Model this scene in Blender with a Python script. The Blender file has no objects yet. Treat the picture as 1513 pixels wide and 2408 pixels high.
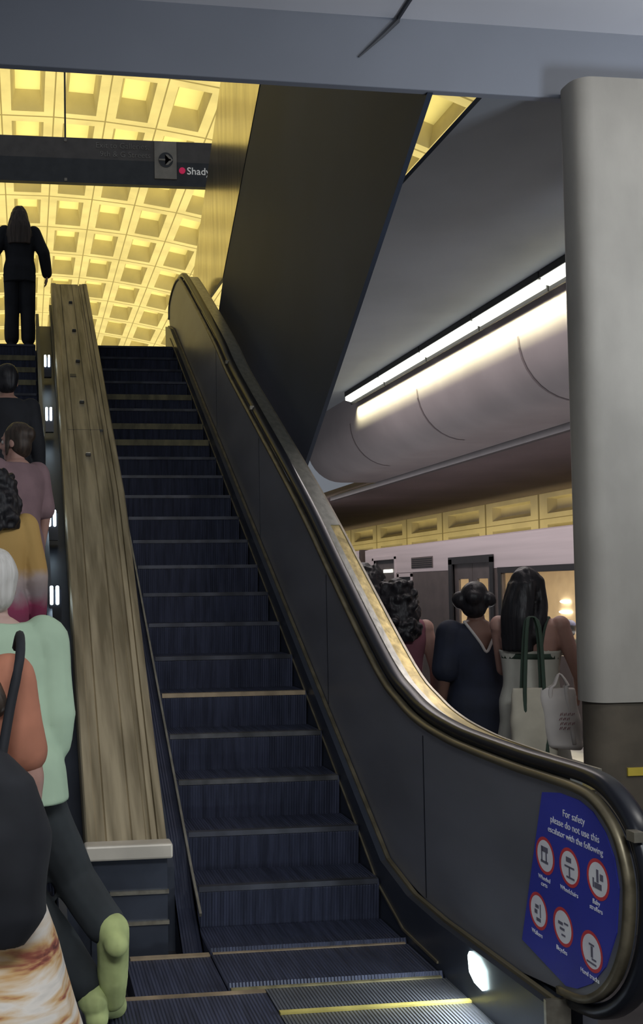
import bpy, bmesh, math, random
from mathutils import Vector, Matrix, noise
random.seed(7)
SC = bpy.context.scene
COL = SC.collection
R = math.radians

# ------------------------------------------------------------------ materials
def mat(name, col, rough=0.6, metal=0.0, var=0.12, scale=(6, 6, 6), bump=0.0, emit=None, es=0.0, spec=0.5, col2=None, detail=3.0):
    m = bpy.data.materials.new(name); m.use_nodes = True
    nt = m.node_tree; b = nt.nodes['Principled BSDF']
    tc = nt.nodes.new('ShaderNodeTexCoord'); mp = nt.nodes.new('ShaderNodeMapping')
    mp.inputs['Scale'].default_value = scale
    nt.links.new(tc.outputs['Object'], mp.inputs['Vector'])
    nz = nt.nodes.new('ShaderNodeTexNoise'); nz.inputs['Scale'].default_value = 1.0; nz.inputs['Detail'].default_value = detail
    nt.links.new(mp.outputs['Vector'], nz.inputs['Vector'])
    rp = nt.nodes.new('ShaderNodeValToRGB')
    c2 = col2 if col2 else tuple(min(1, c * (1 + var)) for c in col)
    c1 = col if col2 else tuple(c * (1 - var) for c in col)
    rp.color_ramp.elements[0].color = (*c1, 1); rp.color_ramp.elements[1].color = (*c2, 1)
    rp.color_ramp.elements[0].position = 0.35; rp.color_ramp.elements[1].position = 0.65
    nt.links.new(nz.outputs['Fac'], rp.inputs['Fac']); nt.links.new(rp.outputs['Color'], b.inputs['Base Color'])
    b.inputs['Roughness'].default_value = rough; b.inputs['Metallic'].default_value = metal
    b.inputs['Specular IOR Level'].default_value = spec
    if bump:
        bp = nt.nodes.new('ShaderNodeBump'); bp.inputs['Strength'].default_value = bump; bp.inputs['Distance'].default_value = 0.02
        nt.links.new(nz.outputs['Fac'], bp.inputs['Height']); nt.links.new(bp.outputs['Normal'], b.inputs['Normal'])
    if emit:
        b.inputs['Emission Color'].default_value = (*emit, 1); b.inputs['Emission Strength'].default_value = es
    return m

def bands(name, stops, axis='Z', src='Object', scale=1.0, distort=0.0, rough=0.8):
    """cloth dyed in bands along one axis"""
    m = bpy.data.materials.new(name); m.use_nodes = True
    nt = m.node_tree; b = nt.nodes['Principled BSDF']; b.inputs['Roughness'].default_value = rough
    tc = nt.nodes.new('ShaderNodeTexCoord'); sp = nt.nodes.new('ShaderNodeSeparateXYZ')
    nt.links.new(tc.outputs[src], sp.inputs[0])
    val = sp.outputs[axis]
    nz = nt.nodes.new('ShaderNodeTexNoise'); nz.inputs['Scale'].default_value = 7
    nt.links.new(tc.outputs[src], nz.inputs['Vector'])
    ma = nt.nodes.new('ShaderNodeMath'); ma.operation = 'MULTIPLY_ADD'
    nt.links.new(nz.outputs['Fac'], ma.inputs[0]); ma.inputs[1].default_value = distort; nt.links.new(val, ma.inputs[2])
    rp = nt.nodes.new('ShaderNodeValToRGB'); cr = rp.color_ramp
    cr.elements[0].position = stops[0][0]; cr.elements[0].color = (*stops[0][1], 1)
    cr.elements[1].position = stops[-1][0]; cr.elements[1].color = (*stops[-1][1], 1)
    for p, c in stops[1:-1]:
        e = cr.elements.new(p); e.color = (*c, 1)
    nt.links.new(ma.outputs[0], rp.inputs['Fac']); nt.links.new(rp.outputs['Color'], b.inputs['Base Color'])
    return m

M = {}
M['steel_dark'] = mat('dark bronze panel', (.20, .205, .235), .42, .35, .12, (3, 1, 3))
M['skirt'] = mat('black skirt panel', (.045, .052, .07), .35, .3, .2, (4, 1, 4))
M['rubber'] = mat('black rubber', (.010, .011, .016), .3, 0, .1, spec=.35)
M['trim'] = mat('worn steel trim', (.36, .33, .26), .35, .8, .2, (20, 2, 20))
M['trim_dim'] = mat('dull bronze trim', (.20, .17, .11), .45, .6, .25, (20, 2, 20))
M['deck'] = mat('brushed outer deck', (.42, .42, .37), .3, .75, .15, (30, 1, 30), .05)
M['pier'] = mat('streaked bronze cladding', (.21, .17, .10), .50, .3, 0, (17, .22, 2), .04, col2=(.47, .39, .25))
M['pier_rim'] = mat('bronze rim', (.30, .26, .18), .42, .5, .2, (30, 1, 30))
M['reflection'] = mat('painted reflection deck strip', (.50, .40, .17), .32, .7, .3, (30, 1.5, 30), .05)  # yellow reflection along the lower deck, put into the base colour
M['step'] = mat('dark grooved step', (.040, .046, .078), .5, .2, .3, (40, 3, 3))
M['riser'] = mat('grooved riser', (.030,.035,.06), .5, .3, .2)
M['nose_yellow'] = mat('worn yellow nosing', (.17, .145, .07), .6, 0, .35, (14, 4, 4))
M['nose_grey'] = mat('worn grey nosing', (.075, .075, .08), .5, .2, .5, (9, 4, 4))
M['nose_copper'] = mat('scuffed copper nosing', (.33, .25, .16), .5, .3, .3, (9, 4, 4))
M['comb'] = mat('ribbed aluminium comb plate', (.20, .21, .24), .38, .7, .15)
M['comb_yellow'] = mat('yellow comb edge', (.5, .42, .12), .5, 0, .2)
M['white_trim'] = mat('pale aluminium end trim', (.55, .50, .42), .5, .2, .1)
M['knob'] = mat('dark rubber knob', (.05, .045, .035), .5)
M['led'] = mat('cool white lamp lens', (.8, .9, 1), .3, 0, 0, emit=(.72, .9, 1), es=7.0)
M['comb_led'] = mat('bright green white lamp lens', (.8, .95, .95), .3, 0, 0, emit=(.8, 1, .97), es=9.0)
M['concrete'] = mat('rough column concrete', (.32, .30, .262), .85, 0, .14, (2.5, 2.5, 1.4), .35, detail=8)
M['concrete_base'] = mat('brown column base', (.085, .07, .05), .8, 0, .2, (5, 5, 5), .2, detail=6)
M['beam'] = mat('grey painted beam', (.20, .215, .25), .7, 0, .06, (1, 1, 1))
M['ceil'] = mat('pale near ceiling', (.70, .68, .69), .9, 0, .05, (1, 1, 1))
M['ceil_far'] = mat('grey ceiling panel', (.22, .235, .25), .8, 0, .08, (1, 1, 1))
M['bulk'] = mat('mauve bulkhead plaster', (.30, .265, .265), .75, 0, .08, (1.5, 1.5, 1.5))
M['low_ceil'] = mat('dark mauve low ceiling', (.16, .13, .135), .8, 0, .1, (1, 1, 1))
M['ledge'] = mat('dark ledge rail', (.03, .03, .033), .6)
M['wall_dark'] = mat('dark satin wall panel', (.032, .044, .070), .6, 0, .15, (1, .6, .6), spec=.25)
M['strip'] = mat('polished bronze wall edge', (.50, .44, .32), .16, .9, .25, (1, 9, 1.2), .05)
M['sign_grey'] = mat('charcoal sign band', (.16, .145, .13), .6)
M['sign_black'] = mat('black sign band', (.07, .073, .075), .5)
M['sign_panel'] = mat('taupe sign panel', (.42, .38, .31), .5)
M['sign_text'] = mat('dim sign letters', (.30, .28, .25), .6)
M['white'] = mat('white letters', (.8, .8, .78), .6, emit=(.8, .8, .75), es=.25)
M['red_dot'] = mat('red line dot', (.75, .03, .12), .5, emit=(.8, .03, .12), es=.3)
M['blue'] = mat('blue notice film', (.045, .055, .42), .45, 0, .08, (3, 3, 3), spec=.4)
M['red'] = mat('red ring ink', (.7, .06, .07), .5)
M['picto_white'] = mat('pictogram white', (.95, .93, 1.0), .5)
M['picto_dark'] = mat('pictogram grey ink', (.16, .15, .2), .5)
M['notice_text'] = mat('notice white ink', (.9, .9, 1), .5)
M['train'] = mat('brushed pinkish aluminium body', (.62, .54, .545), .42, .3, .06, (1, .4, 14))
M['train_brown'] = mat('brown side stripe', (.115, .092, .085), .4, .2, .1)
M['train_dark'] = mat('black door surround', (.018, .017, .018), .45)
M['train_door'] = mat('dark door leaf', (.13, .11, .105), .4, .4, .1)
M['cabin'] = mat('beige cabin lining', (.74, .62, .44), .6, 0, .06)
M['cabin_lamp'] = mat('warm cabin lamp', (1, .95, .85), .4, emit=(1, .93, .8), es=9)
M['lamp_face'] = mat('white fluorescent diffuser', (.95, .95, .9), .5, 0, .02, emit=(.98, 1, .86), es=3.2)
M['lamp_body'] = mat('black lamp housing', (.012, .012, .012), .6)
M['seat'] = mat('maroon seat', (.12, .03, .03), .6)
M['floor'] = mat('brown hex tile platform', (.035, .030, .032), .5, 0, .2, (7, 7, 7))
M['hall_floor'] = mat('hall floor', (.10, .085, .07), .6)
M['granite'] = mat('granite edge', (.3, .29, .28), .6)
M['yellow_paint'] = mat('yellow hazard band', (.55, .42, .05), .6)
M['crack'] = mat('dark joint', (.06, .062, .07), .8)
g = bpy.data.materials.new('window glass'); g.use_nodes = True
nt = g.node_tree; nt.nodes.clear()
o_ = nt.nodes.new('ShaderNodeOutputMaterial'); mx = nt.nodes.new('ShaderNodeMixShader'); tr = nt.nodes.new('ShaderNodeBsdfTransparent'); gl = nt.nodes.new('ShaderNodeBsdfGlossy')
tr.inputs['Color'].default_value = (.82, .80, .76, 1); gl.inputs['Roughness'].default_value = .05; mx.inputs['Fac'].default_value = .07
nt.links.new(tr.outputs[0], mx.inputs[1]); nt.links.new(gl.outputs[0], mx.inputs[2]); nt.links.new(mx.outputs[0], o_.inputs[0])
M['glass'] = g
def coffer_mat(name, col, dark):
    m = mat(name, col, .85, 0, .10, (1.3, 1.3, 1.3), detail=6)
    nt = m.node_tree; b = nt.nodes['Principled BSDF']; rp = [n for n in nt.nodes if n.type == 'VALTORGB'][0]
    uv = nt.nodes.new('ShaderNodeUVMap'); sp = nt.nodes.new('ShaderNodeSeparateXYZ'); nt.links.new(uv.outputs[0], sp.inputs[0])
    fac = None
    for ax, w in (('X', .014), ('Y', .012)):     # poured-in joints between the coffer castings
        a = nt.nodes.new('ShaderNodeMath'); a.operation = 'PINGPONG'; a.inputs[1].default_value = .5; nt.links.new(sp.outputs[ax], a.inputs[0])
        l = nt.nodes.new('ShaderNodeMath'); l.operation = 'LESS_THAN'; l.inputs[1].default_value = w; nt.links.new(a.outputs[0], l.inputs[0])
        if fac is None: fac = l
        else:
            q = nt.nodes.new('ShaderNodeMath'); q.operation = 'MAXIMUM'; nt.links.new(fac.outputs[0], q.inputs[0]); nt.links.new(l.outputs[0], q.inputs[1]); fac = q
    mxx = nt.nodes.new('ShaderNodeMix'); mxx.data_type = 'RGBA'
    nt.links.new(fac.outputs[0], mxx.inputs[0]); nt.links.new(rp.outputs['Color'], mxx.inputs[6]); mxx.inputs[7].default_value = (*dark, 1)
    nt.links.new(mxx.outputs[2], b.inputs['Base Color'])
    return m
M['vault_back'] = mat('pale coffer back', (.70, .65, .40), .8, 0, .05, (1, 1, 1))  # coffer backs coloured paler than the ribs
M['vault'] = coffer_mat('coffered vault concrete', (.60, .54, .36), (.26, .22, .12))

# ribbed metal on comb plate and treads
def add_ribs(m, scale, strength):
    nt = m.node_tree; b = nt.nodes['Principled BSDF']
    tc = nt.nodes.new('ShaderNodeTexCoord'); w = nt.nodes.new('ShaderNodeTexWave'); w.bands_direction = 'X'; w.inputs['Scale'].default_value = scale
    nt.links.new(tc.outputs['Object'], w.inputs['Vector'])
    bp = nt.nodes.new('ShaderNodeBump'); bp.inputs['Strength'].default_value = strength; bp.inputs['Distance'].default_value = .01
    nt.links.new(w.outputs['Fac'], bp.inputs['Height']); nt.links.new(bp.outputs['Normal'], b.inputs['Normal'])
add_ribs(M['comb'], 22, .9); add_ribs(M['step'], 22, .6); add_ribs(M['riser'], 22, .5)

# ------------------------------------------------------------------ object helpers
def obj(name, bm, m, parent=None, smooth=False, bevel=0.0):
    me = bpy.data.meshes.new(name); bmesh.ops.recalc_face_normals(bm, faces=bm.faces[:]); bm.to_mesh(me); bm.free()
    for mm in (m if isinstance(m, (list, tuple)) else [m]): me.materials.append(mm)
    o = bpy.data.objects.new(name, me); COL.objects.link(o)
    if smooth: me.polygons.foreach_set('use_smooth', [True] * len(me.polygons))
    if smooth == 'angle': me.set_sharp_from_angle(angle=R(35))
    if bevel:
        md = o.modifiers.new('bevel', 'BEVEL'); md.width = bevel; md.segments = 2; md.limit_method = 'ANGLE'
    if parent:
        o.parent = parent; o.matrix_parent_inverse = Matrix.Translation(-parent.location) if parent.type == 'EMPTY' and parent.rotation_euler.z == 0 and not parent.get('local') else Matrix.Identity(4)
    return o
def thing(name, label, cat, loc=(0, 0, 0), group=None):
    o = bpy.data.objects.new(name, None); COL.objects.link(o); o.location = loc; o.empty_display_size = .1
    o['label'] = label; o['category'] = cat
    if group: o['group'] = group
    return o
def tag(o, label=None, cat=None, group=None, kind=None):
    for k, v in (('label', label), ('category', cat), ('group', group), ('kind', kind)):
        if v: o[k] = v
    return o
def NB(): return bmesh.new()
def box(bm, x0, x1, y0, y1, z0, z1, mi=0):
    v = [bm.verts.new((x, y, z)) for x in (x0, x1) for y in (y0, y1) for z in (z0, z1)]
    for f in ((0, 1, 3, 2), (4, 6, 7, 5), (0, 4, 5, 1), (2, 3, 7, 6), (0, 2, 6, 4), (1, 5, 7, 3)):
        bm.faces.new([v[i] for i in f]).material_index = mi
    return bm
def prism(bm, pts, axis, a, b, mi=0):
    """closed outline pts in the plane across `axis`, from a to b along it"""
    def P(p, t):
        return {'x': (t, p[0], p[1]), 'y': (p[0], t, p[1]), 'z': (p[0], p[1], t)}[axis]
    A = [bm.verts.new(P(p, a)) for p in pts]; B = [bm.verts.new(P(p, b)) for p in pts]
    n = len(pts)
    f1 = bm.faces.new(A); f2 = bm.faces.new(B[::-1]); f1.material_index = f2.material_index = mi
    for i in range(n):
        bm.faces.new([A[i], B[i], B[(i + 1) % n], A[(i + 1) % n]]).material_index = mi
    bmesh.ops.triangulate(bm, faces=[f1, f2])
    return bm
def ribbon(bm, path, x0, x1, t0, t1, closed=False):
    """rectangular bar along a (y,z) path: offset t0..t1 along the path normal, x0..x1 wide"""
    n = len(path); rows = []
    for i, (y, z) in enumerate(path):
        a = path[max(0, i - 1)]; b = path[min(n - 1, i + 1)]
        d = Vector((b[0] - a[0], b[1] - a[1])).normalized(); nn = Vector((-d.y, d.x))
        if nn.length == 0: nn = Vector((0, 1))
        rows.append([bm.verts.new((x, y + nn.x * t, z + nn.y * t)) for x, t in ((x0, t0), (x1, t0), (x1, t1), (x0, t1))])
    for i in range(n - 1):
        for k in range(4):
            bm.faces.new([rows[i][k], rows[i][(k + 1) % 4], rows[i + 1][(k + 1) % 4], rows[i + 1][k]])
    bm.faces.new(rows[0]); bm.faces.new(rows[-1][::-1])
    return bm
def smooth_path(pts, sub=6):
    out = []; P = [Vector(p) for p in pts]; n = len(P)
    for i in range(n - 1):
        p0, p1, p2, p3 = P[max(0, i - 1)], P[i], P[i + 1], P[min(n - 1, i + 2)]
        for k in range(sub):
            t = k / sub
            out.append(tuple(.5 * ((2 * p1) + (p2 - p0) * t + (2 * p0 - 5 * p1 + 4 * p2 - p3) * t * t + (3 * p1 - p0 - 3 * p2 + p3) * t ** 3)))
    out.append(tuple(P[-1])); return out
def tube(bm, pts, rad, seg=10, flat=1.0):
    """round tube through 3-D points; rad a number or one per point"""
    pts = [Vector(p) for p in pts]; n = len(pts); rr = rad if isinstance(rad, (list, tuple)) else [rad] * n
    rows = []; up = Vector((0, 0, 1)); last = None
    for i in range(n):
        d = (pts[min(n - 1, i + 1)] - pts[max(0, i - 1)]).normalized()
        s = d.cross(up if abs(d.z) < .9 else Vector((0, 1, 0))).normalized()
        if last is not None and s.dot(last) < 0: s = -s
        last = s; u = s.cross(d)
        rows.append([bm.verts.new(pts[i] + (s * math.cos(2 * math.pi * k / seg) + u * math.sin(2 * math.pi * k / seg) * flat) * rr[i]) for k in range(seg)])
    for i in range(n - 1):
        for k in range(seg):
            bm.faces.new([rows[i][k], rows[i][(k + 1) % seg], rows[i + 1][(k + 1) % seg], rows[i + 1][k]])
    bm.faces.new(rows[0][::-1]); bm.faces.new(rows[-1])
    return bm
def ball(bm, c, r, seg=12):
    r = r if isinstance(r, (list, tuple)) else (r, r, r)
    bmesh.ops.create_uvsphere(bm, u_segments=seg, v_segments=max(6, seg - 4), radius=1, matrix=Matrix.Translation(c) @ Matrix.Diagonal((*r, 1)))
    return bm
def capsules(bm, pts, rr, seg=12):
    """chain of tapering limbs with rounded joints (fused later)"""
    for i in range(len(pts) - 1):
        a, b = Vector(pts[i]), Vector(pts[i + 1]); d = (b - a)
        if d.length < 1e-6: continue
        q = d.to_track_quat('Z', 'Y').to_matrix().to_4x4()
        bmesh.ops.create_cone(bm, cap_ends=True, segments=seg, radius1=rr[i], radius2=rr[i + 1], depth=d.length, matrix=Matrix.Translation((a + b) / 2) @ q)
    for p, r in zip(pts, rr): ball(bm, p, r, seg)
    return bm
def loft(bm, rings, seg=24, power=2.3):
    """rings: (z, half width, half depth, y offset, x offset)"""
    rows = []
    for r in rings:
        z, hw, hd, yo = r[:4]; xo = r[4] if len(r) > 4 else 0
        row = []
        for k in range(seg):
            a = 2 * math.pi * k / seg; c, s = math.cos(a), math.sin(a)
            row.append(bm.verts.new((xo + hw * math.copysign(abs(c) ** (2 / power), c), yo + hd * math.copysign(abs(s) ** (2 / power), s), z)))
        rows.append(row)
    for i in range(len(rows) - 1):
        for k in range(seg):
            bm.faces.new([rows[i][k], rows[i][(k + 1) % seg], rows[i + 1][(k + 1) % seg], rows[i + 1][k]])
    bm.faces.new(rows[0][::-1]); bm.faces.new(rows[-1])
    return bm
def fuse(bm, voxel, smooth=3):
    """one continuous skin from overlapping volumes"""
    bmesh.ops.recalc_face_normals(bm, faces=bm.faces[:])
    me = bpy.data.meshes.new('tmp'); bm.to_mesh(me); bm.free()
    o = bpy.data.objects.new('tmp', me); COL.objects.link(o)
    md = o.modifiers.new('r', 'REMESH'); md.mode = 'VOXEL'; md.voxel_size = voxel
    if smooth:
        s = o.modifiers.new('s', 'SMOOTH'); s.factor = .5; s.iterations = smooth
    dg = bpy.context.evaluated_depsgraph_get(); me2 = bpy.data.meshes.new_from_object(o.evaluated_get(dg))
    out = bmesh.new(); out.from_mesh(me2)
    bpy.data.objects.remove(o); bpy.data.meshes.remove(me); bpy.data.meshes.remove(me2)
    return out
def wrinkle(bm, amp, sc, zs=1.0, seed=0):
    bm.normal_update()
    for v in bm.verts:
        v.co += v.normal * amp * noise.noise(Vector((v.co.x * sc, v.co.y * sc, v.co.z * sc * zs + seed)))
    return bm
def text_bm(s, size, M4, depth=.001, align='LEFT', stretch=1.0):
    cu = bpy.data.curves.new('t', 'FONT'); cu.body = s; cu.size = size; cu.extrude = depth; cu.align_x = align; cu.resolution_u = 3
    o = bpy.data.objects.new('t', cu); COL.objects.link(o)
    dg = bpy.context.evaluated_depsgraph_get(); me = bpy.data.meshes.new_from_object(o.evaluated_get(dg))
    b = bmesh.new(); b.from_mesh(me); bpy.data.objects.remove(o); bpy.data.meshes.remove(me); bpy.data.curves.remove(cu)
    b.transform(M4 @ Matrix.Diagonal((stretch, 1, 1, 1)))
    return b
def frame(xa, ya, org):
    xa, ya = Vector(xa), Vector(ya); za = xa.cross(ya)
    m = Matrix((xa, ya, za)).transposed().to_4x4(); m.translation = org
    return m
def join(bms):
    out = bmesh.new()
    for i, b in enumerate(bms):
        me = bpy.data.meshes.new('j'); b.to_mesh(me); b.free(); out.from_mesh(me); bpy.data.meshes.remove(me)
    return out

# ------------------------------------------------------------------ setting
# platform floor, leaving the escalator pits
box(fl := NB(), -3.5, 5.6, -3, 30, -.22, -.12); tag(obj('floor', fl, M['floor']), kind='structure')
box(hf := NB(), -7, 2.05, 12.6, 62, 4.2, 4.6); tag(obj('floor_hall', hf, M['hall_floor']), kind='structure')
box(b := NB(), -5, 8, -3, 4.98, 4.575, 4.7); [setattr(v.co, 'z', v.co.z - .0125 * (v.co.x - 1.2)) for v in b.verts]; tag(obj('ceiling', b, M['ceil']), kind='structure')
b = NB(); prism(b, [(4.98, 4.575), (5.0, 4.215), (5.05, 4.215), (5.05, 4.7), (4.98, 4.7)], 'x', -5, 8); [setattr(v.co, 'z', v.co.z - .0125 * (v.co.x - 1.2)) for v in b.verts]; beam = tag(obj('trim_1', b, M['beam'], bevel=.01), kind='structure')
b = NB(); ribbon(b, [(4.96, 4.574), (4.975, 4.5), (4.985, 4.25)], 1.80, 1.82, 0, .012)
tube(b, [(1.93, 4.2, 4.573), (1.93, 4.96, 4.573)], .014, 6); tube(b, [(1.93, 4.972, 4.57), (1.85, 4.976, 4.48), (1.72, 4.984, 4.36)], [.014, .012, .004], 6)
b2 = NB(); tube(b2, [(1.93, 4.2, 4.572), (1.93, 4.96, 4.572), (1.93, 4.972, 4.56), (1.85, 4.977, 4.48), (1.72, 4.985, 4.36)], [.013, .013, .013, .011, .004], 6)
b.free(); [setattr(v.co, 'z', v.co.z - .0125 * (v.co.x - 1.2)) for v in b2.verts]; tag(obj('ceiling_joint', b2, M['crack']), 'dark joint line running across the pale ceiling and down the beam', 'joint')
box(b := NB(), 2.43, 4.4, 5.05, 40, 4.22, 4.255); tag(obj('ceiling_side', b, M['ceil_far']), kind='structure')
# bulkhead with a rounded lower edge
pts = [(4.40, 4.22), (4.40, 3.86)] + [(4.95 - .55 * math.cos(a), 3.86 - .58 * math.sin(a)) for a in [R(t) for t in range(10, 91, 10)]] + [(5.6, 3.28), (5.6, 4.22)]
prism(b := NB(), pts, 'y', 5.06, 15.6); bulk = tag(obj('ceiling_bulkhead', b, M['bulk'], None, 'angle'), kind='structure')
b = NB()
for yy in (6.2, 8.6, 11.0, 13.4):       # joints of the bulkhead cladding
    p2 = [(x - .004 if x < 4.6 else x, z - .004) for x, z in pts[1:-2]]
    for i in range(len(p2) - 1):
        a, c = p2[i], p2[i + 1]; v = [b.verts.new(q) for q in ((a[0], yy, a[1]), (c[0], yy, c[1]), (c[0], yy + .03, c[1]), (a[0], yy + .03, a[1]))]; b.faces.new(v)
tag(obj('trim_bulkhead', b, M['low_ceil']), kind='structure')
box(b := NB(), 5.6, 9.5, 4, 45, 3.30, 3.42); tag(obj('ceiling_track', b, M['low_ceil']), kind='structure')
b = NB(); box(b, 5.50, 5.58, 5.06, 18, 3.20, 3.28); box(b, 5.60, 5.72, 5.06, 18, 3.24, 3.30)
tag(obj('trim_2', b, M['ledge'], bevel=.005), kind='structure')
# polished wall panel beside the escalator and its bright raked edge
dark = [(7.6, 2.5), (5.02, 4.20), (5.055, 4.20), (5.055, 4.7), (7.2, 7.1), (10.56, 4.92), (11.0, 4.5), (11.0, 4.30), (9.8, 3.85), (8.8, 3.2)]
prism(b := NB(), dark, 'x', 2.10, 2.13); tag(obj('wall_right', b, M['wall_dark']), kind='structure')
prism(b := NB(), [(10.57, 4.93), (7.21, 7.11), (9.2, 8.0), (10.5, 7.05), (12.47, 5.54), (12.6, 5.0)], 'x', 2.095, 2.13); tag(obj('wall_edge', b, M['strip']), kind='structure')
# pillar
def rrect(x0, x1, y0, y1, r):
    o = []
    for cx, cy, a0 in ((x1 - r, y1 - r, 0), (x0 + r, y1 - r, 90), (x0 + r, y0 + r, 180), (x1 - r, y0 + r, 270)):
        o += [(cx + r * math.cos(R(a0 + t)), cy + r * math.sin(R(a0 + t))) for t in range(0, 91, 15)]
    return o
prism(b := NB(), rrect(2.80, 3.75, 4.80, 5.02, .09), 'z', 1.03, 4.215); pil = tag(obj('column', b, M['concrete'], None, 'angle'), kind='structure')
b = NB(); prism(b, rrect(2.815, 3.735, 4.815, 5.005, .085), 'z', -.12, 1.03); tag(obj('column_base', b, M['concrete_base'], None, 'angle'), kind='structure')

box(b := NB(), 2.97, 3.73, 4.805, 4.816, .665, .705); tag(obj('hazard_strip', b, M['yellow_paint']), 'yellow strip low on the brown base of the concrete column', 'strip')
# coffered vault of the hall above
def vault():
    bm = NB(); uvl = bm.loops.layers.uv.new('UVMap')
    Rv, zc, xc = 22.0, 11.62, .09
    px_, py_ = 1.09, 2.17
    def P(s, y, h): # arc position s, depth y, height h above the soffit
        a = s / Rv; rr = Rv + h
        return Vector((xc + rr * math.sin(a), y, zc - Rv + rr * math.cos(a)))
    def quad(c, uv, sm=None):
        vs = [bm.verts.new(p) for p in c]; f = bm.faces.new(vs)
        f.material_index = sm or 0
        for l, t in zip(f.loops, uv): l[uvl].uv = t
    for i in range(-9, 13):
        for j in range(-1, 18):
            s0, s1 = (i - .5) * px_, (i + .5) * px_; y0, y1 = 16.88 + j * py_, 16.88 + (j + 1) * py_
            def C(u, v, h): return P(s0 + (s1 - s0) * u, y0 + (y1 - y0) * v, h)
            ou = [(0, 0), (1, 0), (1, 1), (0, 1)]; ri = [(.19, .12), (.81, .12), (.81, .905), (.19, .905)]; de = [(.27, .26), (.73, .26), (.73, .86), (.27, .86)]
            for k in range(4):
                k2 = (k + 1) % 4
                quad([C(*ou[k], 0), C(*ou[k2], 0), C(*ri[k2], 0), C(*ri[k], 0)], [ou[k], ou[k2], ri[k2], ri[k]])
                quad([C(*ri[k], 0), C(*ri[k2], 0), C(*de[k2], .42), C(*de[k], .42)], [(.5, .5)] * 4)
            quad([C(*q, .42) for q in de], [(.5, .5)] * 4, 1)
    return bm
tag(obj('ceiling_vault', vault(), [M['vault'], M['vault_back']]), kind='structure')
# lower coffered wall behind the train
def coffer_wall():
    bm = NB(); uvl = bm.loops.layers.uv.new('UVMap'); X = 9.4
    def quad(c, uv):
        f = bm.faces.new([bm.verts.new(p) for p in c])
        for l, t in zip(f.loops, uv): l[uvl].uv = t
    rows = [(2.83, 3.30, .20, .80, .14, .86, .16), (2.05, 2.83, .15, .86, .14, .86, .22), (0.9, 2.05, .15, .86, .14, .86, .2), (-.9, .9, .15, .86, .14, .86, .2)]
    for j in range(0, 14):
        y0 = 7.0 + j * 2.2 - .2; y1 = y0 + 2.2
        for (z0, z1, a, b_, l, r, dp) in rows:
            def C(u, v, h): return (X + h, y0 + (y1 - y0) * u, z0 + (z1 - z0) * v)
            ou = [(0, 0), (1, 0), (1, 1), (0, 1)]; ri = [(l, a), (r, a), (r, b_), (l, b_)]
            de = [(l + .03, a + .16), (r - .03, a + .16), (r - .03, b_ - .05), (l + .03, b_ - .05)]
            for k in range(4):
                k2 = (k + 1) % 4
                quad([C(*ou[k], 0), C(*ou[k2], 0), C(*ri[k2], 0), C(*ri[k], 0)], [ou[k], ou[k2], ri[k2], ri[k]])
                quad([C(*ri[k], 0), C(*ri[k2], 0), C(*de[k2], dp), C(*de[k], dp)], [(.5, .5)] * 4)
            quad([C(*q, dp) for q in de], [(.5, .5)] * 4)
    return bm
tag(obj('wall_track', coffer_wall(), M['vault']), kind='structure')
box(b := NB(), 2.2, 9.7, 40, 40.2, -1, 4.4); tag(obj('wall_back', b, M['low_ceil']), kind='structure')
box(b := NB(), 5.1, 5.6, -3, 30, -.119, -.02); tag(obj('trim_3', b, M['granite']), kind='structure')

# ------------------------------------------------------------------ escalators
def S(y):      # line through the step edges
    return 0 if y < 4.6 else min(.633 * (y - 4.6), 4.62)
NOSE = [4.13, 4.54, 4.90] + [5.20 + .32 * k for k in range(21)]
YELLOW = {23: 0, 19: 'nose_yellow', 18: 'nose_grey', 17: 'nose_yellow', 16: 'nose_yellow', 6: 'nose_copper', 1: 'nose_copper', 0: 'nose_yellow', 4: 'nose_grey', 5: 'nose_grey'}
def build_steps(root, x0, x1, colours, first=0):
    for n, y in enumerate(NOSE):
        if n < first: continue
        z = max(.0, S(y)); zp = max(0., S(NOSE[n - 1])) if n else 0
        y2 = (NOSE[n + 1] if n + 1 < len(NOSE) else y + .4) - .006
        bm = NB()
        lo = zp - .16
        prism(bm, [(y + .012, z - .004), (y + .004, z - .03), (y + .02, zp + .02), (y + .03, lo), (y2, lo), (y2, z), (y + .02, z)], 'x', x0, x1)
        st = obj('step', bm, M['step'], root)
        col = colours.get(n)
        bm = NB(); box(bm, x0 + .01, x1 - .01, y - .002, y + .035, z - (.052 if col == 'nose_yellow' and n > 9 else .022), z + .003)
        nz = obj('nosing', bm, M[col] if col else M['nose_dark'], st); nz.parent = st; nz.matrix_parent_inverse = Matrix.Identity(4)
        if col: nz['label'] = {'nose_yellow': 'worn yellow step edge', 'nose_grey': 'scuffed pale grey step edge', 'nose_copper': 'bright copper step edge'}[col]
M['nose_dark'] = mat('dark step edge', (.040, .042, .055), .45, .3, .5, (7, 4, 4))

esc = thing('escalator', 'empty dark escalator climbing from its lit comb plate, a blue notice on its newel', 'escalator', (1.2, 4.2, 0))
build_steps(esc, .80, 1.71, YELLOW)
b = NB(); box(b, .95, 1.73, 3.90, 4.125, -.14, -.002); cp = obj('comb_plate', b, M['comb'], esc); cp['label'] = 'ribbed aluminium comb plate, brightly lit'
b = NB(); box(b, .95, 1.73, 3.875, 3.90, -.14, .003); obj('comb_edge', b, M['comb_yellow'], cp).matrix_parent_inverse = Matrix.Identity(4)
b = NB(); box(b, .95, 1.73, 2.2, 3.872, -.14, -.004); obj('floor_plate', b, M['comb'], esc)
b = NB(); box(b, .30, .945, 2.2, 4.10, -.14, -.004); fp = obj('side_plate', b, M['step'], esc)
b = NB(); box(b, .30, .945, 4.09, 4.12, -.14, 0); obj('plate_edge', b, M['nose_copper'], fp).matrix_parent_inverse = Matrix.Identity(4)
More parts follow.
